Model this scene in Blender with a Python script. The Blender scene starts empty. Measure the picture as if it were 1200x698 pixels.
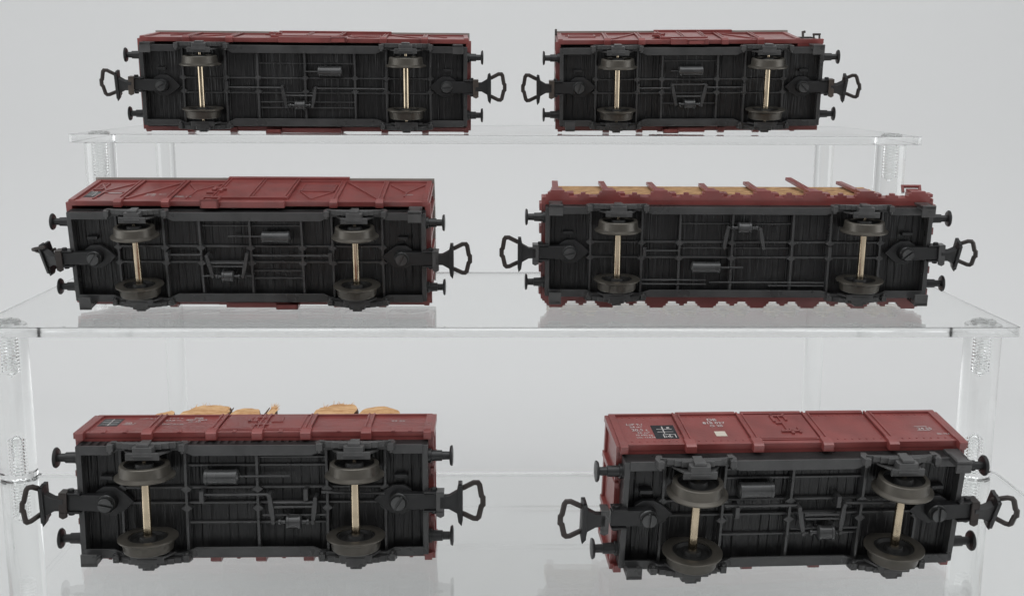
import bpy, bmesh, math, random
from mathutils import Vector, Matrix, Euler

# ------------------------------------------------------------------ scene, camera, light
S = 0.1                       # 1 mm of the real thing = 0.1 unit
sc = bpy.context.scene
COL = sc.collection
sc.render.engine = 'CYCLES'
sc.cycles.use_denoising = True
sc.cycles.max_bounces = 20
sc.cycles.transmission_bounces = 18
sc.cycles.glossy_bounces = 8
sc.cycles.diffuse_bounces = 5
sc.cycles.transparent_max_bounces = 16
sc.cycles.caustics_refractive = True
sc.cycles.caustics_reflective = True
sc.cycles.sample_clamp_indirect = 6.0
sc.view_settings.view_transform = 'Standard'
sc.view_settings.look = 'None'
sc.view_settings.exposure = 0.0
sc.view_settings.gamma = 1.0

cam_d = bpy.data.cameras.new('camera')
cam_d.sensor_width = 36.0
cam_d.lens = 1355.83 / 1200 * 36.0
cam_d.clip_start = 0.5
cam_d.clip_end = 2000
cam = bpy.data.objects.new('camera', cam_d)
COL.objects.link(cam)
_th, _yaw, _roll = 0.18441, 0.01939, 0.00401
fw = Vector((math.sin(_yaw) * math.cos(_th), math.cos(_yaw) * math.cos(_th), -math.sin(_th)))
rt = Vector((math.cos(_yaw), -math.sin(_yaw), 0))
up = rt.cross(fw)
r2 = math.cos(_roll) * rt + math.sin(_roll) * up
u2 = -math.sin(_roll) * rt + math.cos(_roll) * up
cam.matrix_world = Matrix((r2, u2, -fw)).transposed().to_4x4()
sc.camera = cam

world = bpy.data.worlds.new('World')
sc.world = world
world.use_nodes = True
bg = world.node_tree.nodes['Background']
# a white light tent all round, open towards the viewer where the room beyond is dim
_nt = world.node_tree
_tc = _nt.nodes.new('ShaderNodeTexCoord')
_dot = _nt.nodes.new('ShaderNodeVectorMath')
_dot.operation = 'DOT_PRODUCT'
_dot.inputs[1].default_value = (0, -0.955, -0.297)
_mr = _nt.nodes.new('ShaderNodeMapRange')
_mr.interpolation_type = 'SMOOTHSTEP'
_mr.inputs['From Min'].default_value = 0.66
_mr.inputs['From Max'].default_value = 0.92
_mr.inputs['To Min'].default_value = 0.58
_mr.inputs['To Max'].default_value = 0.05
_nt.links.new(_tc.outputs['Generated'], _dot.inputs[0])
_nt.links.new(_dot.outputs['Value'], _mr.inputs['Value'])
_nt.links.new(_mr.outputs['Result'], bg.inputs['Strength'])
bg.inputs['Color'].default_value = (0.975, 0.99, 1.0, 1)


def area(name, loc, target, sx, sy, power, color=(1, 1, 1)):
    d = bpy.data.lights.new(name, 'AREA')
    d.shape = 'RECTANGLE'
    d.size, d.size_y = sx, sy
    d.energy = power
    d.color = color
    o = bpy.data.objects.new(name, d)
    COL.objects.link(o)
    o.location = loc
    o.rotation_euler = (Vector(target) - Vector(loc)).to_track_quat('-Z', 'Y').to_euler()
    return o


area('softbox_top', (0, 14, 52), (0, 26, 0), 90, 44, 21000, (0.968, 0.987, 1.0))
area('softbox_front', (-20, -30, 40), (0, 35, -8), 50, 40, 2600)
area('backdrop_fill', (0, 56, 62), (0, 90, 44), 90, 16, 3000, (0.968, 0.987, 1.0))  # added fill lamp, only there to lift the upper backdrop
for _s in (-1, 1):
    area('floor_fill', (62 * _s, 20, -3), (4 * _s, 36, -17), 40, 26, 6600, (0.968, 0.987, 1.0))  # added pair of low fills that brighten the sheet under the stand

# ------------------------------------------------------------------ materials


def new_mat(name):
    m = bpy.data.materials.new(name)
    m.use_nodes = True
    nt = m.node_tree
    return m, nt, nt.nodes['Principled BSDF']


def nd(nt, t, **kw):
    n = nt.nodes.new(t)
    for k, v in kw.items():
        setattr(n, k, v)
    return n


def plastic(name, col, rough=0.5, spec=0.5, var=0.25, scale=3.0, bump=0.05, bump_scale=12.0, grooves=None, metallic=0.0, dust=0.0, dustcol=(0.2, 0.19, 0.18)):
    """moulded material: slight tone changes, dust in patches, a fine grain, optional grooves across the length"""
    m, nt, b = new_mat(name)
    tc = nd(nt, 'ShaderNodeTexCoord')
    n1 = nd(nt, 'ShaderNodeTexNoise')
    n1.inputs['Scale'].default_value = scale
    n1.inputs['Detail'].default_value = 5
    nt.links.new(tc.outputs['Object'], n1.inputs['Vector'])
    mr = nd(nt, 'ShaderNodeMapRange')
    mr.inputs['From Min'].default_value = 0.3
    mr.inputs['From Max'].default_value = 0.7
    mr.inputs['To Min'].default_value = 1 - var
    mr.inputs['To Max'].default_value = 1 + var
    nt.links.new(n1.outputs['Fac'], mr.inputs['Value'])
    mx = nd(nt, 'ShaderNodeVectorMath', operation='SCALE')
    mx.inputs[0].default_value = col
    nt.links.new(mr.outputs['Result'], mx.inputs['Scale'])
    out = mx.outputs['Vector']
    if dust > 0:
        n3 = nd(nt, 'ShaderNodeTexNoise')
        n3.inputs['Scale'].default_value = scale * 2.3
        n3.inputs['Detail'].default_value = 8
        n3.inputs['Roughness'].default_value = 0.7
        nt.links.new(tc.outputs['Object'], n3.inputs['Vector'])
        r3 = nd(nt, 'ShaderNodeMapRange')
        r3.inputs['From Min'].default_value = 0.48
        r3.inputs['From Max'].default_value = 0.78
        r3.inputs['To Max'].default_value = dust
        nt.links.new(n3.outputs['Fac'], r3.inputs['Value'])
        dm = nd(nt, 'ShaderNodeMix', data_type='RGBA')
        dm.inputs[7].default_value = (*dustcol, 1)
        nt.links.new(r3.outputs['Result'], dm.inputs[0])
        nt.links.new(out, dm.inputs[6])
        out = dm.outputs[2]
    nt.links.new(out, b.inputs['Base Color'])
    rr = nd(nt, 'ShaderNodeMapRange')
    rr.inputs['To Min'].default_value = rough - 0.12
    rr.inputs['To Max'].default_value = rough + 0.12
    nt.links.new(n1.outputs['Fac'], rr.inputs['Value'])
    nt.links.new(rr.outputs['Result'], b.inputs['Roughness'])
    b.inputs['Specular IOR Level'].default_value = spec
    b.inputs['Metallic'].default_value = metallic
    n2 = nd(nt, 'ShaderNodeTexNoise')
    n2.inputs['Scale'].default_value = bump_scale
    n2.inputs['Detail'].default_value = 3
    nt.links.new(tc.outputs['Object'], n2.inputs['Vector'])
    bp = nd(nt, 'ShaderNodeBump')
    bp.inputs['Strength'].default_value = 0.6
    bp.inputs['Distance'].default_value = bump * S
    nt.links.new(n2.outputs['Fac'], bp.inputs['Height'])
    last = bp.outputs['Normal']
    if grooves:
        pitch, depth = grooves
        # wide planks across the wagon plus the fine moulded grain of each plank
        sep = nd(nt, 'ShaderNodeSeparateXYZ')
        nt.links.new(tc.outputs['Object'], sep.inputs[0])
        mu = nd(nt, 'ShaderNodeMath', operation='MULTIPLY')
        mu.inputs[1].default_value = 1.0 / (pitch * S)
        nt.links.new(sep.outputs['X'], mu.inputs[0])
        fr = nd(nt, 'ShaderNodeMath', operation='FRACT')
        nt.links.new(mu.outputs[0], fr.inputs[0])
        pp = nd(nt, 'ShaderNodeMath', operation='PINGPONG')
        pp.inputs[1].default_value = 0.5
        nt.links.new(fr.outputs[0], pp.inputs[0])
        r2_ = nd(nt, 'ShaderNodeMapRange')
        r2_.inputs['From Max'].default_value = 0.1
        nt.links.new(pp.outputs[0], r2_.inputs['Value'])
        gn = nd(nt, 'ShaderNodeTexNoise')
        gn.inputs['Scale'].default_value = 1.0
        gn.inputs['Detail'].default_value = 4
        mp = nd(nt, 'ShaderNodeMapping')
        mp.inputs['Scale'].default_value = (26, 1.6, 1)
        nt.links.new(tc.outputs['Object'], mp.inputs['Vector'])
        nt.links.new(mp.outputs[0], gn.inputs['Vector'])
        ad = nd(nt, 'ShaderNodeMath', operation='MULTIPLY_ADD')
        ad.inputs[1].default_value = 1.1
        nt.links.new(gn.outputs['Fac'], ad.inputs[0])
        # some joints are deeper than others
        jn = nd(nt, 'ShaderNodeTexNoise')
        jn.inputs['Scale'].default_value = 1.0
        jn.inputs['Detail'].default_value = 2
        jm = nd(nt, 'ShaderNodeMapping')
        jm.inputs['Scale'].default_value = (5.5, 0.35, 1)
        nt.links.new(tc.outputs['Object'], jm.inputs['Vector'])
        nt.links.new(jm.outputs[0], jn.inputs['Vector'])
        jr = nd(nt, 'ShaderNodeMapRange')
        jr.inputs['From Min'].default_value = 0.38
        jr.inputs['From Max'].default_value = 0.62
        jr.inputs['To Min'].default_value = 0.15
        jr.inputs['To Max'].default_value = 1.2
        nt.links.new(jn.outputs['Fac'], jr.inputs['Value'])
        jx = nd(nt, 'ShaderNodeMath', operation='MULTIPLY')
        nt.links.new(r2_.outputs['Result'], jx.inputs[0])
        nt.links.new(jr.outputs['Result'], jx.inputs[1])
        nt.links.new(jx.outputs[0], ad.inputs[2])
        b2 = nd(nt, 'ShaderNodeBump')
        b2.inputs['Strength'].default_value = 1.0
        b2.inputs['Distance'].default_value = depth * S
        nt.links.new(ad.outputs[0], b2.inputs['Height'])
        nt.links.new(last, b2.inputs['Normal'])
        last = b2.outputs['Normal']
    nt.links.new(last, b.inputs['Normal'])
    return m


M = {}
M['black'] = plastic('black_plastic', (0.017, 0.0173, 0.018), 0.36, 0.5, 0.3, 1.2, 0.06, 9, dust=0.12, dustcol=(0.10, 0.098, 0.095))
M['floor'] = plastic('black_plank_plastic', (0.0095, 0.0095, 0.0100), 0.38, 0.45, 0.4, 1.2, 0.08, 9, grooves=(2.2, 0.17), dust=0.2, dustcol=(0.075, 0.073, 0.071))
M['coupler'] = plastic('coupler_black', (0.0125, 0.0127, 0.0135), 0.42, 0.5, 0.3, 1.6, 0.05, 9, dust=0.2, dustcol=(0.07, 0.062, 0.056))
M['frame'] = plastic('dark_frame_plastic', (0.046, 0.046, 0.0465), 0.30, 0.55, 0.3, 1.2, 0.06, 9, dust=0.25, dustcol=(0.11, 0.108, 0.105))
M['gear'] = plastic('dark_grey_plastic', (0.064, 0.0635, 0.0635), 0.30, 0.5, 0.3, 1.6, 0.06, 9, dust=0.35, dustcol=(0.13, 0.128, 0.122))
M['tank'] = plastic('tank_plastic', (0.046, 0.0465, 0.047), 0.28, 0.6, 0.25, 1.6, 0.04, 9, dust=0.15, dustcol=(0.13, 0.128, 0.122))
M['red'] = plastic('red_brown_plastic', (0.235, 0.054, 0.049), 0.33, 0.85, 0.18, 1.3, 0.05, 16, dust=0.16, dustcol=(0.29, 0.13, 0.12))
M['red_end'] = M['red']
M['roof'] = plastic('grey_roof_plastic', (0.30, 0.285, 0.26), 0.55, 0.4, 0.15, 0.8, 0.05, 10)
M['tyre'] = plastic('blackened_steel', (0.105, 0.096, 0.082), 0.38, 0.5, 0.35, 1.5, 0.03, 12, metallic=0.55, dust=0.3, dustcol=(0.10, 0.09, 0.07))
M['hub'] = plastic('black_wheel_plastic', (0.016, 0.016, 0.016), 0.55, 0.4, 0.3, 2.0, 0.05, 9, dust=0.25, dustcol=(0.07, 0.065, 0.055))
M['axle'] = plastic('nickel_axle', (0.50, 0.415, 0.30), 0.17, 0.5, 0.15, 2.5, 0.015, 20, metallic=1.0)
M['clip'] = plastic('browned_steel', (0.10, 0.082, 0.070), 0.40, 0.5, 0.3, 2.5, 0.03, 12, metallic=0.5)
M['loop'] = plastic('brown_black_steel', (0.042, 0.034, 0.031), 0.42, 0.5, 0.35, 2.0, 0.03, 12, metallic=0.25)
M['screw'] = plastic('dark_screw_steel', (0.075, 0.076, 0.076), 0.33, 0.5, 0.25, 3.0, 0.03, 12, metallic=0.6)
M['ink'] = plastic('white_print', (0.50, 0.47, 0.46), 0.6, 0.3, 0.25, 6.0, 0.0, 12)
M['board'] = plastic('black_print', (0.018, 0.020, 0.024), 0.5, 0.4, 0.3, 4.0, 0.02, 12)
M['worn_board'] = plastic('worn_black_print', (0.060, 0.068, 0.072), 0.5, 0.4, 0.5, 6.0, 0.02, 12, dust=0.6, dustcol=(0.17, 0.075, 0.065))
M['cream'] = plastic('cream_label', (0.60, 0.55, 0.47), 0.6, 0.3, 0.1, 4.0, 0.02, 12)


def wood(name, c1, c2, scale, stretch, bump):
    m, nt, b = new_mat(name)
    tc = nd(nt, 'ShaderNodeTexCoord')
    mp = nd(nt, 'ShaderNodeMapping')
    mp.inputs['Scale'].default_value = stretch
    n = nd(nt, 'ShaderNodeTexNoise')
    n.inputs['Scale'].default_value = scale
    n.inputs['Detail'].default_value = 7
    n.inputs['Roughness'].default_value = 0.65
    nt.links.new(tc.outputs['Object'], mp.inputs['Vector'])
    nt.links.new(mp.outputs[0], n.inputs['Vector'])
    cr = nd(nt, 'ShaderNodeValToRGB')
    cr.color_ramp.elements[0].position = 0.35
    cr.color_ramp.elements[0].color = (*c1, 1)
    cr.color_ramp.elements[1].position = 0.62
    cr.color_ramp.elements[1].color = (*c2, 1)
    nt.links.new(n.outputs['Fac'], cr.inputs[0])
    nt.links.new(cr.outputs[0], b.inputs['Base Color'])
    b.inputs['Roughness'].default_value = 0.75
    bp = nd(nt, 'ShaderNodeBump')
    bp.inputs['Strength'].default_value = 0.8
    bp.inputs['Distance'].default_value = bump * S
    nt.links.new(n.outputs['Fac'], bp.inputs['Height'])
    nt.links.new(bp.outputs['Normal'], b.inputs['Normal'])
    return m


M['timber'] = wood('sawn_timber', (0.22, 0.105, 0.042), (0.60, 0.37, 0.18), 2.2, (1.6, 7, 7), 0.5)
M['log'] = wood('split_log', (0.47, 0.23, 0.09), (0.75, 0.48, 0.25), 3.0, (1, 1, 2.5), 0.22)
M['bark'] = wood('log_bark', (0.06, 0.03, 0.018), (0.16, 0.08, 0.04), 3.0, (1, 1, 1), 0.3)

m, nt, b = new_mat('clear_acrylic')
b.inputs['Base Color'].default_value = (0.985, 0.992, 0.988, 1)
b.inputs['Transmission Weight'].default_value = 1.0
b.inputs['IOR'].default_value = 1.49
b.inputs['Roughness'].default_value = 0.0
tc = nd(nt, 'ShaderNodeTexCoord')
n = nd(nt, 'ShaderNodeTexNoise')
n.inputs['Scale'].default_value = 0.35
n.inputs['Detail'].default_value = 6
nt.links.new(tc.outputs['Object'], n.inputs['Vector'])
mr = nd(nt, 'ShaderNodeMapRange')
mr.inputs['From Min'].default_value = 0.45
mr.inputs['From Max'].default_value = 0.75
mr.inputs['To Max'].default_value = 0.06
nt.links.new(n.outputs['Fac'], mr.inputs['Value'])
nt.links.new(mr.outputs['Result'], b.inputs['Roughness'])
M['acrylic'] = m

m, nt, b = new_mat('sawn_acrylic_edge')
b.inputs['Base Color'].default_value = (0.985, 0.992, 0.988, 1)
b.inputs['Transmission Weight'].default_value = 1.0
b.inputs['IOR'].default_value = 1.49
b.inputs['Roughness'].default_value = 0.08
M['edge'] = m

m, nt, b = new_mat('clear_screw_plastic')
b.inputs['Base Color'].default_value = (0.86, 0.87, 0.86, 1)
b.inputs['Transmission Weight'].default_value = 0.75
b.inputs['IOR'].default_value = 1.49
b.inputs['Roughness'].default_value = 0.12
M['clear_screw'] = m

m, nt, b = new_mat('white_backdrop_sheet')
b.inputs['Base Color'].default_value = (0.785, 0.785, 0.782, 1)
b.inputs['Roughness'].default_value = 0.85
b.inputs['Specular IOR Level'].default_value = 0.2
tc = nd(nt, 'ShaderNodeTexCoord')
n = nd(nt, 'ShaderNodeTexNoise')
n.inputs['Scale'].default_value = 0.06
n.inputs['Detail'].default_value = 3
nt.links.new(tc.outputs['Object'], n.inputs['Vector'])
bp = nd(nt, 'ShaderNodeBump')
bp.inputs['Strength'].default_value = 0.35
bp.inputs['Distance'].default_value = 1.2
nt.links.new(n.outputs['Fac'], bp.inputs['Height'])
nt.links.new(bp.outputs['Normal'], b.inputs['Normal'])
M['sheet'] = m

# ------------------------------------------------------------------ mesh helpers (all lengths in mm)


class MB:
    def __init__(self):
        self.bm = bmesh.new()

    def box(self, x0, x1, y0, y1, z0, z1, mat=None):
        vs = [self.bm.verts.new((x, y, z)) for x in (x0, x1) for y in (y0, y1) for z in (z0, z1)]
        for f in ((0, 1, 3, 2), (4, 6, 7, 5), (0, 4, 5, 1), (2, 3, 7, 6), (0, 2, 6, 4), (1, 5, 7, 3)):
            self.bm.faces.new([vs[i] for i in f])
        if mat is not None:
            for v in vs:
                v.co = mat @ v.co
        return self

    def prism(self, pts, a, b, axis='z', mat=None):
        """polygon pulled from a to b along the axis; pts are the other two coordinates in order"""
        def P(p, t):
            return {'z': (p[0], p[1], t), 'y': (p[0], t, p[1]), 'x': (t, p[0], p[1])}[axis]
        lo = [self.bm.verts.new(P(p, a)) for p in pts]
        hi = [self.bm.verts.new(P(p, b)) for p in pts]
        n = len(pts)
        fs = [self.bm.faces.new(lo), self.bm.faces.new(hi[::-1])]
        for i in range(n):
            fs.append(self.bm.faces.new((lo[i], hi[i], hi[(i + 1) % n], lo[(i + 1) % n])))
        if mat is not None:
            for v in lo + hi:
                v.co = mat @ v.co
        return self

    def lathe(self, prof, origin, axis, n=28, closed=False):
        """prof: (distance along axis, radius); a closed profile makes a ring"""
        ax = Vector(axis).normalized()
        a = ax.orthogonal().normalized()
        b = ax.cross(a)
        o = Vector(origin)
        rings = []
        for (t, r) in prof:
            if r < 1e-6:
                rings.append([self.bm.verts.new(o + ax * t)])
            else:
                rings.append([self.bm.verts.new(o + ax * t + (a * math.cos(2 * math.pi * k / n) + b * math.sin(2 * math.pi * k / n)) * r) for k in range(n)])
        pairs = list(zip(rings[:-1], rings[1:]))
        if closed:
            pairs.append((rings[-1], rings[0]))
        for p, q in pairs:
            for k in range(n):
                k2 = (k + 1) % n
                if len(p) == 1 and len(q) == 1:
                    continue
                if len(p) == 1:
                    self.bm.faces.new((p[0], q[k], q[k2]))
                elif len(q) == 1:
                    self.bm.faces.new((p[k], p[k2], q[0]))
                else:
                    self.bm.faces.new((p[k], p[k2], q[k2], q[k]))
        if not closed:
            if len(rings[0]) > 1:
                self.bm.faces.new(rings[0][::-1])
            if len(rings[-1]) > 1:
                self.bm.faces.new(rings[-1])
        return self

    def cyl(self, p0, p1, r, r1=None, n=16):
        p0, p1 = Vector(p0), Vector(p1)
        return self.lathe([(0, r), ((p1 - p0).length, r if r1 is None else r1)], p0, p1 - p0, n)

    def tube(self, pts, r, closed=False, n=8, flat=1.0):
        pts = [Vector(p) for p in pts]
        N = len(pts)
        nrm = Vector((0, 0, 1))
        rings = []
        for i in range(N):
            if closed:
                t0 = (pts[i] - pts[i - 1]).normalized()
                t1 = (pts[(i + 1) % N] - pts[i]).normalized()
            else:
                t0 = (pts[i] - pts[max(i - 1, 0)])
                t1 = (pts[min(i + 1, N - 1)] - pts[i])
                t0 = t0.normalized() if t0.length else t1.normalized()
                t1 = t1.normalized() if t1.length else t0
            t = (t0 + t1).normalized()
            h = nrm if abs(t.dot(nrm)) < 0.95 else Vector((0, 1, 0))
            s = t.cross(h).normalized()
            w = s.cross(t).normalized()
            k = 1 / max(0.6, (0.5 * (1 + t0.dot(t1))) ** 0.5)
            rings.append([self.bm.verts.new(pts[i] + s * math.cos(2 * math.pi * j / n) * r * k + w * math.sin(2 * math.pi * j / n) * r * flat) for j in range(n)])
        idx = range(N) if closed else range(N - 1)
        for i in idx:
            p, q = rings[i], rings[(i + 1) % N]
            for j in range(n):
                self.bm.faces.new((p[j], p[(j + 1) % n], q[(j + 1) % n], q[j]))
        if not closed:
            self.bm.faces.new(rings[0][::-1])
            self.bm.faces.new(rings[-1])
        return self

    def mesh(self, name, bevel_angle=38):
        bm = self.bm
        bmesh.ops.recalc_face_normals(bm, faces=bm.faces[:])
        bmesh.ops.scale(bm, vec=(S, S, S), verts=bm.verts[:])
        for f in bm.faces:
            f.smooth = True
        for e in bm.edges:
            if len(e.link_faces) == 2 and e.calc_face_angle(0) > math.radians(bevel_angle):
                e.smooth = False
        me = bpy.data.meshes.new(name)
        bm.to_mesh(me)
        bm.free()
        return me

    def build(self, name, mat, parent=None, bevel=0.12, loc=None):
        o = bpy.data.objects.new(name, self.mesh(name))
        COL.objects.link(o)
        o.data.materials.append(M[mat] if isinstance(mat, str) else mat)
        finish(o, parent, bevel, loc)
        return o


def finish(o, parent, bevel=0.0, loc=None):
    o.parent = parent
    if loc is not None:
        o.location = Vector(loc) * S
    if bevel:
        bv = o.modifiers.new('bevel', 'BEVEL')
        bv.width = bevel * S
        bv.segments = 2
        bv.limit_method = 'ANGLE'
        bv.angle_limit = math.radians(40)
        bv.harden_normals = True


def copy_part(o, parent, loc=None, rot=None):
    c = o.copy()
    COL.objects.link(c)
    c.parent = parent
    if loc is not None:
        c.location = Vector(loc) * S
    if rot is not None:
        c.rotation_euler = rot
    return c


def copy_tree(o, parent, loc=None, rot=None):
    c = copy_part(o, parent, loc, rot)
    for ch in list(o.children):
        copy_part(ch, c)
    return c


def empty(name, label, cat, group=None):
    o = bpy.data.objects.new(name, None)
    o.empty_display_size = 1
    COL.objects.link(o)
    o['label'] = label
    o['category'] = cat
    if group:
        o['group'] = group
    return o


def text_mesh(lines, y, name, parent, mat='ink', side=-1):
    """lines: (string, cap height mm, x mm, z mm, align); laid on the wagon side at y, read from outside"""
    bm = bmesh.new()
    for (s, h, x, z, al) in lines:
        cu = bpy.data.curves.new('t', 'FONT')
        cu.body = s
        cu.size = h * 1.38
        cu.align_x = al
        cu.resolution_u = 3
        cu.offset = 0.012 * h
        ob = bpy.data.objects.new('t', cu)
        COL.objects.link(ob)
        dg = bpy.context.evaluated_depsgraph_get()
        me = bpy.data.meshes.new_from_object(ob.evaluated_get(dg))
        b2 = bmesh.new()
        b2.from_mesh(me)
        for v in b2.verts:
            v.co = Vector((x + v.co.x, y, z + v.co.y)) * S
        tmp = bpy.data.meshes.new('t')
        b2.to_mesh(tmp)
        b2.free()
        bm.from_mesh(tmp)
        bpy.data.objects.remove(ob)
        bpy.data.meshes.remove(me)
        bpy.data.meshes.remove(tmp)
        bpy.data.curves.remove(cu)
    return bm


def lettering(lines, bars, y, parent, mat='ink'):
    bm = text_mesh(lines, y, 'lettering', parent)
    for (x0, x1, z0, z1) in bars:
        vs = [bm.verts.new(Vector(p) * S) for p in ((x0, y, z0), (x1, y, z0), (x1, y, z1), (x0, y, z1))]
        bm.faces.new(vs)
    me = bpy.data.meshes.new('lettering')
    bm.to_mesh(me)
    bm.free()
    me.materials.append(M[mat])
    o = bpy.data.objects.new('lettering', me)
    COL.objects.link(o)
    o.parent = parent
    return o


# ------------------------------------------------------------------ setting: the white sheet
X0 = 2.78
Ym, Yt, Yb = 321.63, 401.0, 332.0          # front of middle and top shelf, back of bottom shelf
Hm, Ht, Hb, DP = 68.55, 18.11, 115.0, 97.58
GROUND = -(Hb + 85.0)

mb = MB()
prof = [(-500, GROUND)]
R_ = 160.0
yb = 860.0
for k in range(13):
    a = math.pi / 2 * k / 12
    prof.append((yb - R_ + R_ * math.sin(a), GROUND + R_ - R_ * math.cos(a)))
prof.append((yb, 900))
rows = []
for (y, z) in prof:
    rows.append([mb.bm.verts.new((x, y, z)) for x in (-1100, -400, 400, 1100)])
for p, q in zip(rows[:-1], rows[1:]):
    for k in range(3):
        mb.bm.faces.new((p[k], p[k + 1], q[k + 1], q[k]))
sheet = mb.build('backdrop', 'sheet', None, 0)
sheet['kind'] = 'structure'

# ------------------------------------------------------------------ the clear stepped display stand
stand = empty('display_stand', 'clear acrylic three step display stand with round bolted posts, carrying all six wagons', 'display stand')
TH = 2.9
HW_ = 150.0


def shelf(y0, y1, h, HW_=HW_):
    m_ = MB()
    r = 2.0
    pts = []
    for (cx, cy, a0) in ((X0 + HW_ - r, y1 - r, 0), (X0 - HW_ + r, y1 - r, 90), (X0 - HW_ + r, y0 + r, 180), (X0 + HW_ - r, y0 + r, 270)):
        for k in range(4):
            a = math.radians(a0 + 30 * k)
            pts.append((cx + r * math.cos(a), cy + r * math.sin(a)))
    m_.prism(pts, -h - TH, -h)
    o = m_.build('shelf_panel', 'acrylic', stand, 0.15)
    o.data.materials.append(M['edge'])
    for f in o.data.polygons:
        if abs(f.normal.z) < 0.5:
            f.material_index = 1
    return o


shelf(Ym, Ym + DP, Hm)
shelf(Yt, Yt + DP, Ht, 147.3)
shelf(Yb - DP, Yb, Hb)


def post(x, y, ztop, zbot, threaded=True, rr=5.3):
    """solid clear rod with a threaded hole at each end"""
    m_ = MB()
    m_.lathe([(0, rr - 0.3), (0.3, rr), (ztop - zbot - 0.35, rr), (ztop - zbot - 0.05, rr - 0.3)], (x, y, zbot + 0.02), (0, 0, 1), 40)
    for (zs, zd) in ((ztop - 0.8, -1), (zbot + 0.8, 1)) if threaded else ():
        prof_ = [(0, 0)]
        t = 0.0
        for k in range(11):
            prof_ += [(t, 1.45), (t + 0.5, 1.7)]
            t += 1.0
        prof_ += [(t, 1.4), (t + 1.3, 0)]
        m2 = MB()
        m2.lathe(prof_, (x, y, zs), (0, 0, zd), 24)
        bmesh.ops.recalc_face_normals(m2.bm, faces=m2.bm.faces[:])
        bmesh.ops.reverse_faces(m2.bm, faces=m2.bm.faces[:])
        tmp = bpy.data.meshes.new('t')
        m2.bm.to_mesh(tmp)
        m2.bm.free()
        bmesh.ops.recalc_face_normals(m_.bm, faces=m_.bm.faces[:])
        m_.bm.from_mesh(tmp)
        bpy.data.meshes.remove(tmp)
    # keep the inward cavities: scale and link by hand
    bm = m_.bm
    bmesh.ops.scale(bm, vec=(S, S, S), verts=bm.verts[:])
    for f in bm.faces:
        f.smooth = True
    for e in bm.edges:
        if len(e.link_faces) == 2 and e.calc_face_angle(0) > math.radians(30):
            e.smooth = False
    me = bpy.data.meshes.new('post')
    bm.to_mesh(me)
    bm.free()
    me.materials.append(M['acrylic'])
    o = bpy.data.objects.new('post', me)
    COL.objects.link(o)
    o.parent = stand
    return o


def shelf_screw(x, y, h, parent):
    m_ = MB()
    m_.lathe([(0.02, 3.7), (0.55, 3.4), (0.7, 2.6), (0.72, 0)], (x, y, -h), (0, 0, 1), 32)
    m_.box(x - 2.6, x + 2.6, y - 0.35, y + 0.35, -h + 0.6, -h + 0.85)
    m_.box(x - 0.35, x + 0.35, y - 2.6, y + 2.6, -h + 0.6, -h + 0.86)
    return m_.build('screw', 'clear_screw', parent, 0.0)


for sx in (-1, 1):
    px = X0 + sx * (HW_ - 8)
    p = post(px, Ym + 8, -Hm - TH, -Hb)
    shelf_screw(px, Ym + 8, Hm, p)
    px -= sx * 3.2
    p = post(px, Yt + 8, -Ht - TH, -Hm)
    shelf_screw(px, Yt + 8, Ht, p)
    post(px, Yt + DP - 8, -Ht - TH, GROUND + 0.1, False, 4.0)
    px += sx * 3.2
    post(px, Ym + 8, -Hb - TH, GROUND + 0.1)
    post(px, Yb - DP + 8, -Hb - TH, GROUND + 0.1)

# ------------------------------------------------------------------ running gear shared by all wagons
# wagon coordinates: x along the wagon, y across (negative = upper side in the picture), z up from the rail


def wheelset(parent, x):
    m_ = MB()
    # axle
    m_.cyl((0, -12.2, 0), (0, 12.2, 0), 0.42, n=12)
    m_.lathe([(-7.4, 1.05), (7.4, 1.05)], (0, 0, 0), (0, 1, 0), 20)
    ax = m_.build('axle', 'axle', parent, 0.05, (x, 0, 5.6))
    wheels = []
    for s in (-1, 1):
        w = MB()
        # tyre: closed ring profile (flange inside, tread outside)
        w.lathe([(7.25, 4.6), (7.2, 6.7), (7.35, 6.95), (7.65, 6.95), (7.85, 6.5), (8.1, 5.98), (10.3, 5.72), (10.5, 5.5), (10.5, 4.7)], (0, 0, 0), (0, s, 0), 48, closed=True)
        ty = w.build('wheel', 'tyre', ax, 0.0)
        h = MB()
        h.lathe([(7.6, 4.7), (7.55, 4.1), (8.2, 3.6), (8.2, 2.2), (7.1, 1.9), (7.0, 1.0), (7.0, 0.0)][::-1] + [(7.6, 4.7), (10.0, 4.7), (9.4, 4.2), (9.3, 2.4), (10.6, 2.0), (10.8, 0.0)], (0, 0, 0), (0, s, 0), 36)
        h.build('wheel_disc', 'hub', ax, 0.0)
    return ax


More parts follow.
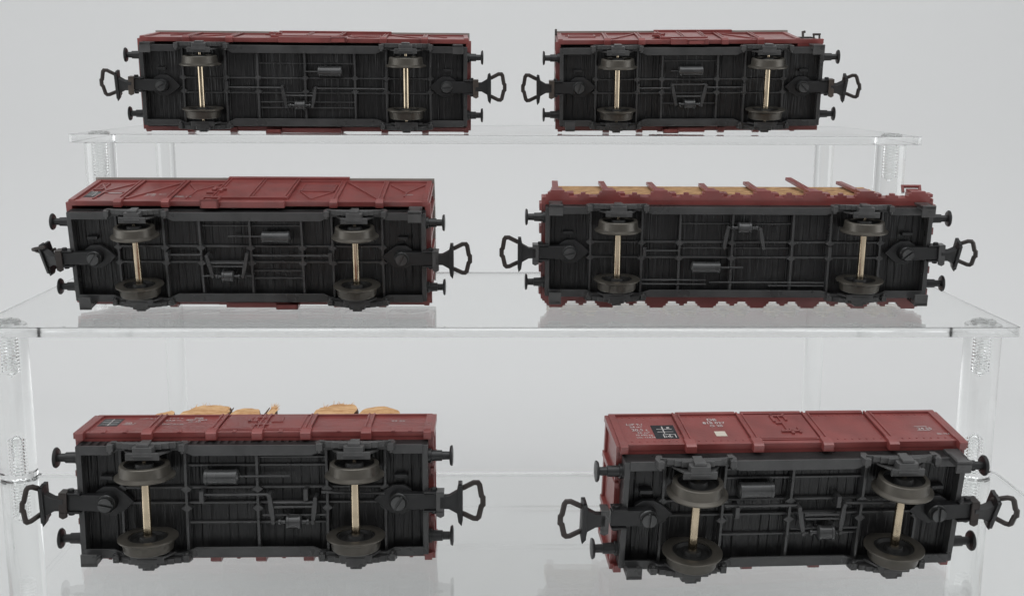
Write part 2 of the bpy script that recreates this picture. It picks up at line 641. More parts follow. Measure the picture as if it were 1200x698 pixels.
def axle_guard(parent, x, s, style):
    """horn plates, axlebox and leaf spring at one wheel; s = -1 upper side, +1 lower side"""
    Y = lambda a: a * s
    m_ = MB()
    # horn plate (W-iron): two slanting legs behind the axlebox
    m_.prism([(-5.6, 8.7), (-2.6, 4.2), (2.6, 4.2), (5.6, 8.7), (3.6, 8.7), (1.9, 6.2), (-1.9, 6.2), (-3.6, 8.7)], Y(12.3), Y(12.9), 'y')
    m_.box(-2.4, 2.4, *sorted((Y(12.3), Y(12.9))), 3.7, 4.6)
    g = m_.build('axle_guard', 'gear', parent, 0.1, (x, 0, 0))
    b_ = MB()
    b_.prism([(-2.2, 4.0), (2.2, 4.0), (2.5, 5.0), (2.3, 7.4), (-2.3, 7.4), (-2.5, 5.0)], Y(12.8), Y(14.7), 'y')
    b_.prism([(-1.4, 4.4), (1.4, 4.4), (1.4, 6.8), (-1.4, 6.8)], Y(14.6), Y(15.4), 'y')
    b_.box(-3.9, 3.9, *sorted((Y(11.6), Y(13.4))), 3.9, 4.7)
    b_.build('axlebox', 'gear', g, 0.16)
    sp = MB()
    for k, L in enumerate((8.4, 7.0, 5.4, 3.8)):
        sag = 0.9
        pts = []
        for q in range(9):
            u = -1 + 2 * q / 8
            pts.append((u * L, 8.75 - 0.5 * k - sag * (1 - (u * L / 8.4) ** 2) * 0.6))
        pts += [(a, b2 - 0.42) for a, b2 in pts[::-1]]
        sp.prism(pts, Y(13.5), Y(14.9), 'y')
    for e in (-1, 1):
        sp.prism([(e * 7.6, 7.0), (e * 9.0, 7.0), (e * 9.5, 9.0), (e * 8.9, 10.8), (e * 7.6, 10.8)], Y(12.8), Y(14.5), 'y')
        sp.cyl((e * 8.3, Y(12.2), 7.7), (e * 8.3, Y(14.6), 7.7), 0.5, n=10)
    sp.box(-1.1, 1.1, *sorted((Y(13.3), Y(15.3))), 6.2, 8.6)
    sp.build('leaf_spring', 'gear', g, 0.1)
    return g


def buffer_(parent, x, y, s, lb):
    m_ = MB()
    L = lb + 0.5 - abs(x)
    m_.lathe([(-0.2, 1.75), (0.7, 1.75), (0.8, 1.35), (L * 0.55, 1.3), (L * 0.56, 1.02), (L - 0.95, 0.98), (L - 0.8, 2.2), (L - 0.45, 2.5), (L - 0.15, 2.45), (L, 1.6), (L + 0.05, 0)], (0, 0, 0), (s, 0, 0), 24)
    return m_.build('buffer', 'black', parent, 0.0, (x, y, 12))


def coupling(parent, s, ls, L2, slot=0.6, swing=0.0, roll=0.0, tilt=0.0, clip='clip', upright=False, ext=0.0):
    """arm on a pivot screw under the floor, head plate and open loop; s = -1 left end, +1 right end"""
    d = L2 - ls
    X = lambda a: a * s
    m_ = MB()
    # pivot pocket pointing inwards, arm going out under the headstock
    m_.prism([(X(-6.0), 0), (X(-3.6), -2.2), (X(-1.5), -3.5), (X(1.2), -3.5), (X(3.0), -2.3), (X(3.0), 2.3), (X(1.2), 3.5), (X(-1.5), 3.5), (X(-3.6), 2.2)], 0.4, 1.8)
    m_.lathe([(-1.7, 2.15), (0.6, 2.3)], (0, 0, 0), (0, 0, 1), 28)
    m_.prism([(X(0.0), -2.0), (X(d + 2.8), -1.85), (X(d + 2.8), 1.85), (X(0.0), 2.0)], -1.5, 0.7)
    for y in (-2.5, 2.1):
        m_.box(*sorted((X(d - 1.0), X(d + 2.6))), y, y + 0.4, -2.1, 1.4)
    m_.cyl((X(d + 1.5), -3.2, -0.6), (X(d + 1.5), 3.2, -0.6), 0.75, n=12)
    # small boss beside the pivot
    m_.box(*sorted((X(-1.0), X(2.0))), -6.1, -5.2, 0.4, 2.4)
    c = m_.build('coupling', 'coupler', parent, 0.12, (s * ls, 0, 9.2))
    hx = d + 2.8 + ext
    h = MB()
    h.prism([(X(0), -1.5), (X(2.2), -1.6), (X(4.1), -2.7), (X(4.5), -4.5), (X(5.2), -4.8), (X(5.5), -3.6), (X(5.5), 4.4), (X(5.2), 5.9), (X(4.4), 4.9), (X(4.1), 2.7), (X(2.2), 1.6), (X(0), 1.5)], -2.4, -0.4)
    h.box(*sorted((X(4.4), X(5.4))), -4.3, 4.6, -3.0, 1.4)
    ho = h.build('coupling_head', 'coupler', c, 0.12, (X(hx), 0, 0))
    ho.rotation_euler = (roll, 0, 0)
    if upright:
        ho.rotation_euler = (roll, s * -0.5, 0)
    cl = MB()
    cl.box(*sorted((X(hx - 0.8), X(hx + 1.1))), -2.5, 2.5, -2.4, -1.8)
    cl.box(*sorted((X(hx - 0.8), X(hx + 1.1))), -2.65, -2.15, -2.4, 0.9)
    cl.prism([(X(hx - 0.8), 2.0), (X(hx + 1.1), 2.0), (X(hx + 1.1), 3.3), (X(hx + 0.2), 3.8), (X(hx - 0.8), 3.3)], -2.4, -1.7)
    cl.build('spring_clip', clip, c, 0.1)
    lp = MB()
    lp.tube([(X(-0.4), -3.0, 0), (X(0.5), -3.3, 0), (X(2.9), -4.55, 0), (X(3.9), -4.55, 0), (X(4.3), -4.0, 0), (X(4.75), -1.3, 0), (X(5.1), -0.9, 0), (X(5.1), 0.9, 0), (X(4.7), 1.3, 0), (X(4.1), 3.9, 0), (X(3.6), 4.35, 0), (X(2.8), 4.3, 0), (X(0.5), 3.2, 0), (X(-0.4), 3.0, 0)], 0.66, n=8, flat=0.8)
    lo = lp.build('loop', 'loop', c, 0.0, (X(hx + 5.2), 0, -1.0))
    lo.rotation_euler = (roll, s * tilt, 0)
    if upright:
        lo.location = Vector((X(hx + 3.0), -3.2, -1.0)) * S
        lo.scale = (0.9, 0.62, 0.9)
        lo.rotation_euler = (1.0, s * -0.4, s * 0.35)
    sw = MB()
    sw.lathe([(-2.35, 1.75), (-2.5, 1.9), (-1.9, 1.95), (-1.6, 2.2)], (0, 0, 0), (0, 0, 1), 28)
    for q in (-1, 1):
        # the two halves of the slotted head
        seg = [(q * 0.28, -1.6)] + [(q * (0.28 + 1.4 * math.cos(a)), 1.62 * math.sin(a)) for a in [math.radians(-80 + 20 * k) for k in range(9)]] + [(q * 0.28, 1.6)]
        sw.prism(seg, -2.95, -2.4)
    so = sw.build('screw', 'screw', c, 0.06)
    so.rotation_euler = (0, 0, slot)
    c.rotation_euler = (0, 0, swing)
    return c


def underframe(root, P):
    """everything below the body: floor, frame, wheels, buffers, couplings, brake gear"""
    L2, ls, wb, lb = P['L2'], P['ls'], P['wb'], P['lb']
    f = MB()
    f.box(-L2 + 0.4, L2 - 0.4, -13.1, 13.1, 11.6, 13.0)
    f.build('floor', 'floor', root, 0.05)
    fr = MB()
    for s in (-1, 1):
        fr.box(*sorted((s * (L2 - 1.3), s * L2)), -13.6, 13.6, 8.9, 13.1)
        w0, w1 = wb + 7.5, wb + 11.0
        i0 = wb - 9.0
        # solebar: web, and the lower flange that narrows above the wheels
        for t in (-1, 1):
            fr.box(-L2 + 0.05, L2 - 0.05, *sorted((t * 13.0, t * 13.7)), 9.0, 13.15)
    for t in (-1, 1):
        inn, wide = 12.6, P.get('flange', 11.2)
        i0, i1 = wb - 10.5, wb - 7.5
        o0, o1 = wb + 7.0, wb + 9.0
        o1 = min(o1, L2 - 2.5)
        prof_ = [(-L2 + 1.2, 11.6), (-o1, 11.6), (-o0, inn), (-i1, inn), (-i0, wide), (i0, wide), (i1, inn), (o0, inn), (o1, 11.6), (L2 - 1.2, 11.6), (L2 - 1.2, 13.85), (-L2 + 1.2, 13.85)]
        fr.prism([(a, b * t) for a, b in prof_], 8.55, 9.1)
    for x in P['ribs']:
        deep = 9.6 if abs(x) < wb - 4 else 10.4
        fr.box(x - 0.33, x + 0.33, -13.0, 13.0, deep, 11.7)
        for y in (-2.7, 2.0):
            fr.prism([(x - 1.3, y), (x, y - 1.1), (x + 1.3, y), (x, y + 1.1)], deep + 0.05, 11.7)
    for (x0, x1, y, w, z) in P['longs']:
        fr.box(x0, x1, y - w * 0.8, y + w * 0.8, z + 0.2, 11.75)
    fr.build('frame', 'frame', root, 0.1)

    rods = MB()
    for (x0, y0, x1, y1, z, r) in P['rods']:
        rods.cyl((x0, y0, z), (x1, y1, z), r * 0.85, n=10)
    for (x, y) in P.get('studs', []):
        rods.box(x - 0.5, x + 0.5, y - 1.4, y + 1.4, 8.2, 11.7)
    rods.build('brake_rods', 'frame', root, 0.05)

    for sx in (-1, 1):
        wheelset(root, sx * wb)
        for sy in (-1, 1):
            axle_guard(root, sx * wb, sy, 0)
            buffer_(root, sx * L2, sy * 10.05, sx, lb)
    coupling(root, -1, ls, L2, **P['cl'])
    coupling(root, 1, ls, L2, **P['cr'])

    x0, x1, y, r = P['tank']
    t = MB()
    L = x1 - x0
    t.lathe([(0, 0), (0.05, r * 0.75), (0.35, r * 0.92), (0.36, r * 1.06), (1.0, r * 1.06), (1.02, r), (L - 1.02, r), (L - 1.0, r * 1.06), (L - 0.36, r * 1.06), (L - 0.35, r * 0.92), (L - 0.05, r * 0.75), (L, 0)], (x0, y, 9.3), (1, 0, 0), 28)
    t.build('air_tank', 'tank', root, 0.0)
    t = MB()
    for a in (0.25, 0.75):
        t.box(x0 + L * a - 0.4, x0 + L * a + 0.4, y - 0.8, y + 0.8, 10.0, 11.7)
    t.build('tank_bracket', 'black', root, 0.05)

    (ca, cb, cy, cr) = P['cyl']
    t = MB()
    L = cb - ca
    t.lathe([(-1.8, 0.4), (-1.7, 0.7), (-1.2, 0.75), (-1.1, 0.45), (0, 0.5), (0.02, cr * 0.8), (0.3, cr), (0.8, cr), (0.85, cr * 0.9), (L - 0.85, cr * 0.9), (L - 0.8, cr), (L - 0.3, cr), (L - 0.02, cr * 0.8), (L, 0.5), (L + 1.1, 0.45), (L + 1.2, 0.75), (L + 1.7, 0.7), (L + 1.8, 0.4)], (ca, cy, 8.7), (1, 0, 0), 24)
    t.build('brake_cylinder', 'tank', root, 0.0)
    for (ax_, ay, bx_, by) in P['levers']:
        t = MB()
        a, b_ = Vector((ax_, ay, 0)), Vector((bx_, by, 0))
        d = (b_ - a).normalized()
        n_ = Vector((-d.y, d.x, 0))
        p_ = [a + n_ * 0.45, a + (b_ - a) * 0.55 + n_ * 0.6, b_ + n_ * 0.4, b_ - n_ * 0.4, a + (b_ - a) * 0.55 - n_ * 0.6, a - n_ * 0.45]
        t.prism([(q.x, q.y) for q in p_], 7.9, 8.7)
        t.cyl((ax_, ay, 7.7), (ax_, ay, 11.7), 0.5, n=10)
        t.cyl((bx_, by, 7.6), (bx_, by, 9.3), 0.45, n=10)
        t.build('brake_lever', 'frame', root, 0.08)
    for (x0, x1, y0, y1) in P['steps']:
        t = MB()
        sg = 1 if y0 > 0 else -1
        yo = y1 if sg > 0 else y0
        t.box(x0, x1, y0, y1, 5.0, 5.7)
        t.box(x0, x1, *sorted((yo - sg * 1.0, yo - sg * 0.3)), 5.0, 12.5)
        t.box(x0, x0 + 0.7, *sorted((yo - sg * 1.6, yo - sg * 0.3)), 5.6, 10)
        t.box(x1 - 0.7, x1, *sorted((yo - sg * 1.6, yo - sg * 0.3)), 5.6, 10)
        t.build('corner_step', 'gear', root, 0.1)


def stud_post(m_, x, s, yw, z0, z1, w=0.8, proud=0.75, foot=True):
    """outside upright: a narrow channel and its foot lapping over the frame"""
    m_.box(x - w, x - w + 0.45, *sorted((s * (yw - 0.2), s * (yw + proud))), z0, z1)
    m_.box(x + w - 0.45, x + w, *sorted((s * (yw - 0.2), s * (yw + proud))), z0, z1)
    m_.box(x - w, x + w, *sorted((s * (yw - 0.2), s * (yw + proud * 0.62))), z0 + 0.1, z1 - 0.1)
    if foot:
        m_.prism([(s * (yw - 1.3), 11.4), (s * (yw + 0.35), 11.4), (s * (yw + proud + 0.15), 12.4), (s * (yw + proud + 0.15), 14.6), (s * (yw - 0.2), 15.4), (s * (yw - 1.3), 13.3)], x - w * 1.45, x + w * 1.45, 'x')


def bar(m_, xa, za, xb, zb, s, y0, y1, w):
    """flat strip on the side between two points"""
    d = Vector((xb - xa, zb - za)).normalized()
    n_ = Vector((-d.y, d.x)) * w
    m_.prism([(xa + n_.x, za + n_.y), (xb + n_.x, zb + n_.y), (xb - n_.x, zb - n_.y), (xa - n_.x, za - n_.y)], *sorted((s * y0, s * y1)), 'y')


def place(root, pose):
    x, y, z, rx, ry, rz = pose
    mt = Euler((rx, ry, rz), 'XYZ').to_matrix() @ Matrix.Rotation(-math.pi / 2, 3, 'X')
    root.matrix_world = Matrix.Translation(Vector((x, y, z)) * S) @ mt.to_4x4()


# ------------------------------------------------------------------ covered wagons
def covered(root, P, letter=None):
    L2, zt = P['L2'] + 0.5, P['ztop']
    xl, xr = -L2, P.get('xr', L2)
    yw = 15.9
    for s in (-1, 1):
        m_ = MB()
        m_.box(xl, xr, *sorted((s * 14.9, s * yw)), 13.2, zt)
        m_.box(xl - 0.1, P['L2'] + 0.6, *sorted((s * 14.6, s * (yw + 0.25))), 13.15, 15.0)     # sill facing down
        m_.box(xl, xr, *sorted((s * (yw - 0.1), s * (yw + 0.5))), zt - 1.1, zt + 0.1)
        for x in P['posts']:
            stud_post(m_, x, s, yw, 14.5, zt - 0.8)
        for x in (xl + 0.8, xr - 0.8):
            m_.box(x - 0.8, x + 0.8, *sorted((s * (yw - 0.1), s * (yw + 0.6))), 13.3, zt - 0.5)
        for (xa, za, xb, zb) in P['braces']:
            bar(m_, xa, za, xb, zb, s, yw - 0.1, yw + 0.45, 0.5)
        for (xa, za, xb, zb) in P.get('thin', []):
            bar(m_, xa, za, xb, zb, s, yw - 0.1, yw + 0.35, 0.28)
        for (x0, x1, z0, z1) in P['vents']:
            for a, b_, c, d in ((x0, x1, z0, z0 + 0.5), (x0, x1, z1 - 0.5, z1), (x0, x0 + 0.5, z0, z1), (x1 - 0.5, x1, z0, z1)):
                m_.box(a, b_, *sorted((s * (yw - 0.1), s * (yw + 0.4))), c, d)
            k = z0 + 1.1
            while k < z1 - 0.8:
                m_.box(x0 + 0.3, x1 - 0.3, *sorted((s * (yw - 0.1), s * (yw + 0.25))), k, k + 0.4)
                k += 1.05
        sw = m_.build('side_wall', 'red', root, 0.1)
        if s < 0 and letter:
            letter(sw, -(yw + 0.06))
        # sliding door with its rail, step and latch
        d0, d1 = P['door']
        m_ = MB()
        m_.box(d0, d1, *sorted((s * (yw - 0.05), s * (yw + 0.75))), 15.2, zt - 0.4)
        for x in (d0 + 0.5, (d0 + d1) / 2 + 0.2, d1 - 0.5):
            for q in (-0.45, 0.45):
                m_.box(x + q - 0.2, x + q + 0.2, *sorted((s * (yw + 0.6), s * (yw + 1.15))), 15.4, zt - 0.6)
        m_.box(d0, d1, *sorted((s * (yw + 0.6), s * (yw + 1.05))), 15.2, 16.4)
        dr = m_.build('door', 'red', root, 0.1)
        m_ = MB()
        m_.box(d0 - 2.0, d0 + 2.6, *sorted((s * (yw + 0.7), s * (yw + 1.5))), 24.4, 25.2)
        m_.box(d0 - 1.4, d0 - 0.3, *sorted((s * (yw + 0.2), s * (yw + 1.7))), 22.6, 27)
        m_.box(d0 + 0.8, d0 + 1.8, *sorted((s * (yw + 0.6), s * (yw + 1.6))), 21.6, 24)
        m_.box(d0 - 2.6, d0 + 0.6, *sorted((s * (yw + 0.6), s * (yw + 1.4))), 20.2, 20.9)
        m_.build('door_latch', 'red', dr, 0.08)
        m_ = MB()
        yo = P.get('step_out', 18.3) if s < 0 else 16.9
        m_.box(d0 + 3.2, d1 - 0.2, *sorted((s * 14.7, s * (16.6 if s < 0 else 16.3))), 10.7, 13.1)
        bx0, bx1 = P['block'] if s < 0 else P['block_low']
        zf = 9.0 if s < 0 else 9.4
        yo = yo - 0.9 if s < 0 else 16.5
        m_.box(bx0, bx1, *sorted((s * 15.0, s * yo)), zf, zf + 0.8)
        m_.box(bx0, bx1, *sorted((s * (yo - 0.5), s * yo)), zf, 10.2)
        m_.box(bx0, bx1, *sorted((s * (yo - 0.5), s * yo)), 13.0, 13.9)
        m_.box(bx0, bx0 + 0.6, *sorted((s * 15.0, s * yo)), zf, 13.9)
        m_.box(bx1 - 0.6, bx1, *sorted((s * 15.0, s * yo)), zf, 13.9)
        m_.box(bx0, bx1, *sorted((s * 15.0, s * (yo - 1.2))), zf + 0.5, 13.9)
        m_.build('door_step', 'red', root, 0.1)
        # upper door rail under the eaves
        m_ = MB()
        m_.box(d0 - 0.2, P['rail'], *sorted((s * (yw + 0.3), s * (yw + 1.4))), zt - 0.6, zt + 1.3)
        m_.build('door_rail', 'red', root, 0.08)
    for s, x in ((-1, xl), (1, xr)):
        m_ = MB()
        m_.box(*sorted((x - s * 0.9, x + s * 0.05)), -14.9, 14.9, 13.2, zt + 1.5)
        for y in (-9.8, -3.4, 3.4, 9.8):
            m_.box(*sorted((x, x + s * 0.75)), y - 0.6, y + 0.6, 13.3, zt + 1.0)
        m_.box(*sorted((x, x + s * 0.9)), -15.6, 15.6, 13.2, 14.6)
        m_.box(*sorted((x, x + s * 0.45)), -15.6, -14.4, 14.0, zt)
        m_.box(*sorted((x, x + s * 0.45)), 14.4, 15.6, 14.0, zt)
        for y in (-12.4, 12.4):
            for z in (19, 25, 31):
                m_.box(*sorted((x, x + s * 0.8)), y - 1.2, y + 1.2, z, z + 0.5)
        m_.build('end_wall', 'red', root, 0.1)
    # arched roof
    m_ = MB()
    pts = [(-17.0, zt + 0.15)]
    for k in range(15):
        u = -1 + 2 * k / 14
        pts.append((u * 17.0, zt + 0.75 + 4.2 * (1 - abs(u) ** 2.2)))
    pts.append((17.0, zt + 0.15))
    m_.prism(pts, xl - 0.7, xr + 0.7, 'x')
    for x in [xl + (xr - xl) * k / 8 for k in range(1, 8)]:
        m_.prism([(a, b_ + 0.18) for a, b_ in pts[1:-1]] + [(15, zt + 0.8), (-15, zt + 0.8)], x - 0.2, x + 0.2, 'x')
    m_.build('roof', 'roof', root, 0.05)


GRP = 'model railway goods wagons lying on their sides'

# ---- middle shelf, left
w = empty('covered_wagon', 'covered red brown wagon on the middle shelf, braced side with sliding door uppermost', 'model wagon', GRP)
P = dict(L2=52.6, ls=45.4, wb=32.1, lb=57.8, ribs=[-38.9, -24.9, -14.3, 0.5, 15.8, 24.8, 39.6],
         longs=[(-38.9, 39.6, -3.0, 0.35, 10.4), (-38.9, 39.6, 1.9, 0.35, 10.4), (-14.3, 15.8, -9.2, 0.3, 10.9), (0.5, 15.8, 4.7, 0.3, 10.6), (0.5, 15.8, 7.0, 0.3, 10.6), (-14.3, 0.5, 6.3, 0.3, 10.9)],
         rods=[(-24.5, -0.6, -14.0, -0.6, 9.6, 0.35), (0.8, -0.4, 24, -0.4, 9.6, 0.35), (-11.5, 1.6, -1, 1.6, 8.6, 0.4), (-11.2, 2.7, -1.6, 2.7, 8.6, 0.3), (-6.0, -6.3, 4.2, -6.3, 9.6, 0.28), (-14.0, 5.8, -8.5, 5.8, 9.0, 0.3), (-4.6, 5.8, 0.2, 5.8, 9.0, 0.3)],
         studs=[(-24.2, -0.4), (24.2, -0.2)],
         tank=(4.0, 12.6, -6.2, 1.75), cyl=(-8.4, -4.7, 5.8, 1.75),
         levers=[(-12.4, -0.6, -11.0, 5.6), (-0.4, -1.2, -2.0, 5.6)],
         steps=[(-50.4, -46.9, 11.4, 15.2), (47.7, 51.6, -15.3, -11.8)],
         cl=dict(slot=0.62, upright=True, roll=0.25, swing=-0.02, clip='loop'), cr=dict(slot=0.55, clip='gear'),
         ztop=40.4, posts=[-38.3, -24.3, 25.3, 38.9], door=(-11.4, 11.2), rail=26.8, block=(-13.4, -8.0), block_low=(7.0, 13.6), step_out=18.4,
         braces=[(-37.2, 16.2, -25.3, 37.5), (27.0, 38.4, 38.0, 17.0)],
         thin=[(-50.0, 35.5, -46.0, 26.5), (-46, 26.5, -40.0, 36), (-46.0, 26.5, -46.8, 16), (-22.5, 35.5, -18.6, 27), (-18.6, 27, -12.4, 36), (-18.6, 27, -19.4, 17),
               (13.6, 26.0, 18.0, 16.5), (18.0, 16.5, 23.6, 26), (40.6, 35, 46, 25), (46, 25, 51, 35), (46, 25, 45.6, 20), (-47, 24.5, -40, 24.5)],
         vents=[(13.2, 23.8, 26.6, 35.2), (-50.4, -47.6, 27.5, 36)])
underframe(w, P)


def let_a(sw, y):
    m_ = MB()
    m_.box(-50.6, -45.8, y, y + 0.1, 18.6, 26.2)
    m_.build('tare_board', 'board', sw, 0)
    lettering([('28 105', 1.5, -50.2, 24.2, 'LEFT')], [(-50.3, -46.2, 23.2, 23.5), (-50.3, -46.2, 21.9, 22.2), (-50.3, -46.2, 20.6, 20.9), (-48.3, -48.1, 19.4, 24)], y - 0.05, sw)
    lettering([('DB', 1.6, -32.6, 21.4, 'LEFT'), ('Gr 20', 1.0, -32.8, 19.6, 'LEFT'), ('B-D', 1.0, -28.8, 21.8, 'LEFT')], [], y - 0.05, sw)
    lettering([], [(-44.6, -40.4, 23.3, 24.1)], y - 0.05, sw)
    lettering([], [(-23.4, -20.6, 19.2, 19.8), (-20.0, -18.4, 19.2, 19.8)], y - 0.05, sw)
    lettering([], [(45.6, 48.2, 22.2, 22.7)], y - 0.05, sw)


covered(w, P, let_a)
place(w, (-71.68, 333.11, -52.87, 0.138, 0.001, -0.002))

# ---- top shelf, left
w2 = empty('covered_wagon', 'longer covered wagon on the top shelf, only a thin red edge of its side showing', 'model wagon', GRP)
P = dict(L2=56.2, ls=49.0, wb=35.0, lb=61.4, ribs=[-42.1, -27.4, -16.4, -0.1, 17.1, 28.1, 43.3],
         longs=[(-42.1, 43.3, -2.6, 0.32, 10.4), (-42.1, 43.3, 2.5, 0.32, 10.4), (-16.4, 17.1, -7.6, 0.28, 10.9), (-16.4, 17.1, 5.7, 0.28, 10.7), (-16.4, 17.1, 7.7, 0.28, 10.7)],
         rods=[(-27, 0.6, -8, 0.6, 9.6, 0.35), (3.5, 0.8, 28, 0.8, 9.6, 0.35), (-7.4, 3.2, 2.6, 3.2, 8.6, 0.35), (0, -5.0, 4.4, -5.0, 9.4, 0.25), (-6.8, 6.6, -4, 6.6, 8.8, 0.3), (0, 6.6, 2.6, 6.6, 8.8, 0.3)],
         studs=[(-27, -0.2), (28.0, -0.1)],
         tank=(4.3, 12.8, -5.0, 1.75), cyl=(-3.9, -0.1, 6.6, 1.75),
         levers=[(-8.0, 0.2, -6.7, 6.9), (3.5, 0.6, 2.3, 7.0)],
         steps=[(-54.9, -51.4, -14.9, -11.4), (51.2, 54.6, -14.9, -11.6)],
         cl=dict(slot=1.0, swing=0.045, roll=0.3, tilt=0.1), cr=dict(slot=1.5, tilt=0.1, roll=-0.12, swing=-0.01),
         ztop=38.5, posts=[-40.8, -26, 27, 41.4], door=(-12.2, 12.0), rail=28.6, block=(9.0, 14.4), block_low=(-14.4, -9.0), step_out=17.6,
         braces=[(-39.5, 16.2, -27.2, 35.5), (28.7, 36.4, 40.5, 17.0)], thin=[(-49, 26, -43, 34), (43, 34, 49, 25), (14, 26, 19, 17), (19, 17, 25, 26)], vents=[(14.2, 25.2, 26, 34)])
underframe(w2, P)
covered(w2, P)
place(w2, (-63.87, 401.11, -2.60, 0.090, 0.003, 0.032))

# ---- top shelf, right
w3 = empty('covered_wagon', 'short covered wagon on the top shelf with a railed open platform past one end', 'model wagon', GRP)
P = dict(L2=46.4, ls=39.5, wb=26.3, lb=52.0, ribs=[-33.6, -18.9, -10.1, 9.5, 19.2, 33.0],
         longs=[(-33.6, 33, -2.6, 0.32, 10.4), (-33.6, 33, 2.3, 0.32, 10.4), (-10.1, 9.5, -9.0, 0.28, 10.9), (-10.1, 9.5, 6.0, 0.28, 10.7)],
         rods=[(-18.5, 0.4, -6.4, 0.4, 9.6, 0.35), (5.2, 0.2, 19, 0.2, 9.6, 0.35), (-6.4, -1.0, 5.4, -1.0, 8.6, 0.3), (-5.6, 3.2, 4.6, 3.2, 8.6, 0.35), (-7, -5.6, -4.4, -5.6, 9.4, 0.25)],
         studs=[(-18.6, 0.2), (19.0, 0.2)],
         tank=(-4.4, 4.4, -5.6, 1.75), cyl=(-2.2, 1.9, 6.0, 1.75),
         levers=[(-6.5, -0.8, -5.1, 6.0), (5.4, -0.8, 4.0, 6.4)],
         steps=[(-44.4, -41.0, 11.6, 15.0), (41.6, 45.6, -15.0, -11.6)],
         cl=dict(slot=0.3, tilt=0.05), cr=dict(slot=-0.7, tilt=0.5, roll=0.45, swing=-0.02),
         ztop=38.0, posts=[-29.5, -17.4, 12.0, 24.6], door=(-10.4, 6.2), rail=18.6, block=(-1.5, 4.5), block_low=(-9.0, -3.5), step_out=17.4, xr=38.8,
         braces=[(-28, 17, -18.5, 35), (13.5, 35, 23.5, 17)], thin=[(-44, 30, -31, 30)], vents=[(-43, -33, 25, 33)])
underframe(w3, P)
covered(w3, P)
m_ = MB()
m_.box(39.4, 46.8, -15.6, 15.6, 13.2, 14.4)
m_.build('brake_platform', 'red', w3, 0.1)
m_ = MB()
for y in (-15.2, 15.2):
    m_.tube([(46.2, y, 14), (46.2, y, 26), (45.6, y, 27), (40.0, y, 27)], 0.45)
m_.tube([(46.2, -15.2, 26.5), (46.2, 15.2, 26.5)], 0.45)
m_.tube([(46.2, -15.2, 20.5), (46.2, 15.2, 20.5)], 0.4)
for x in (44.0, 46.0):
    m_.tube([(x, -15.4, 15.5), (x, -17.5, 16.0)], 0.36)
m_.tube([(43.6, -17.5, 16.0), (46.4, -17.5, 16.0)], 0.38)
m_.tube([(40.6, -15.4, 17.0), (40.6, -18.0, 18.5), (41.5, -18.2, 18.7)], 0.45)
m_.build('platform_railing', 'loop', w3, 0)
m_ = MB()
m_.prism([(-16, 32), (-17.6, 32.5), (-18.2, 34), (-17.6, 34.6), (-16, 34)], -47.7, -46.9, 'x')
m_.build('lamp_bracket', 'loop', w3, 0.05)
place(w3, (70.88, 407.47, -2.80, 0.132, -0.008, -0.032))

# ------------------------------------------------------------------ stake wagon with timber
w4 = empty('stake_wagon', 'long flat wagon with notched red edges, stakes and tan timber load, on the middle shelf', 'model wagon', GRP)
P = dict(L2=57.8, ls=50.5, wb=36.4, lb=63.4, ribs=[-44.2, -28.8, -17.4, -1.6, 16.5, 27.8, 43.2], flange=11.6,
         longs=[(-44.2, 43.2, -2.8, 0.34, 10.4), (-44.2, 43.2, 1.9, 0.34, 10.4), (-17.4, 16.5, -8.4, 0.28, 10.8), (-17.4, 16.5, -0.9, 0.25, 10.9)],
         rods=[(-28.5, 8.7, -9, 8.7, 9.6, 0.28), (-28.5, 10.0, -9, 10.0, 9.6, 0.28), (-8, 9.4, 27, 9.4, 9.6, 0.28), (10, 10.4, 27, 10.4, 9.6, 0.28), (-28, -0.3, -17.6, -0.3, 9.8, 0.25), (-4.8, 4.7, 2, 4.7, 9.3, 0.3), (-3.0, -7.6, -0.4, -7.6, 9, 0.3), (3.8, -7.6, 6.4, -7.6, 9, 0.3)],
         studs=[(-28.0, -0.2), (27.6, -0.4)],
         tank=(-13.7, -4.8, 4.7, 1.7), cyl=(-0.4, 3.8, -7.6, 1.75),
         levers=[(-4.2, -1.8, -3.3, -7.9), (7.6, -1.5, 6.3, -7.4)],
         steps=[(-56.8, -52.8, -15.2, -11.8), (-56.6, -53.0, 11.8, 15.3), (53.0, 57.0, -15.2, -11.7), (53.3, 57.2, 11.9, 15.4)],
         cl=dict(slot=1.35, tilt=0.05, clip='gear'), cr=dict(slot=0.9, tilt=0.45, roll=0.45, swing=-0.03, clip='gear'))
underframe(w4, P)
L2 = 58.4
CT = [-54.2 + 15.5 * k for k in range(8)]
deck = MB()
deck.box(-L2, L2, -15.6, 15.6, 13.25, 15.2)
deck.build('deck', 'red', w4, 0.1)
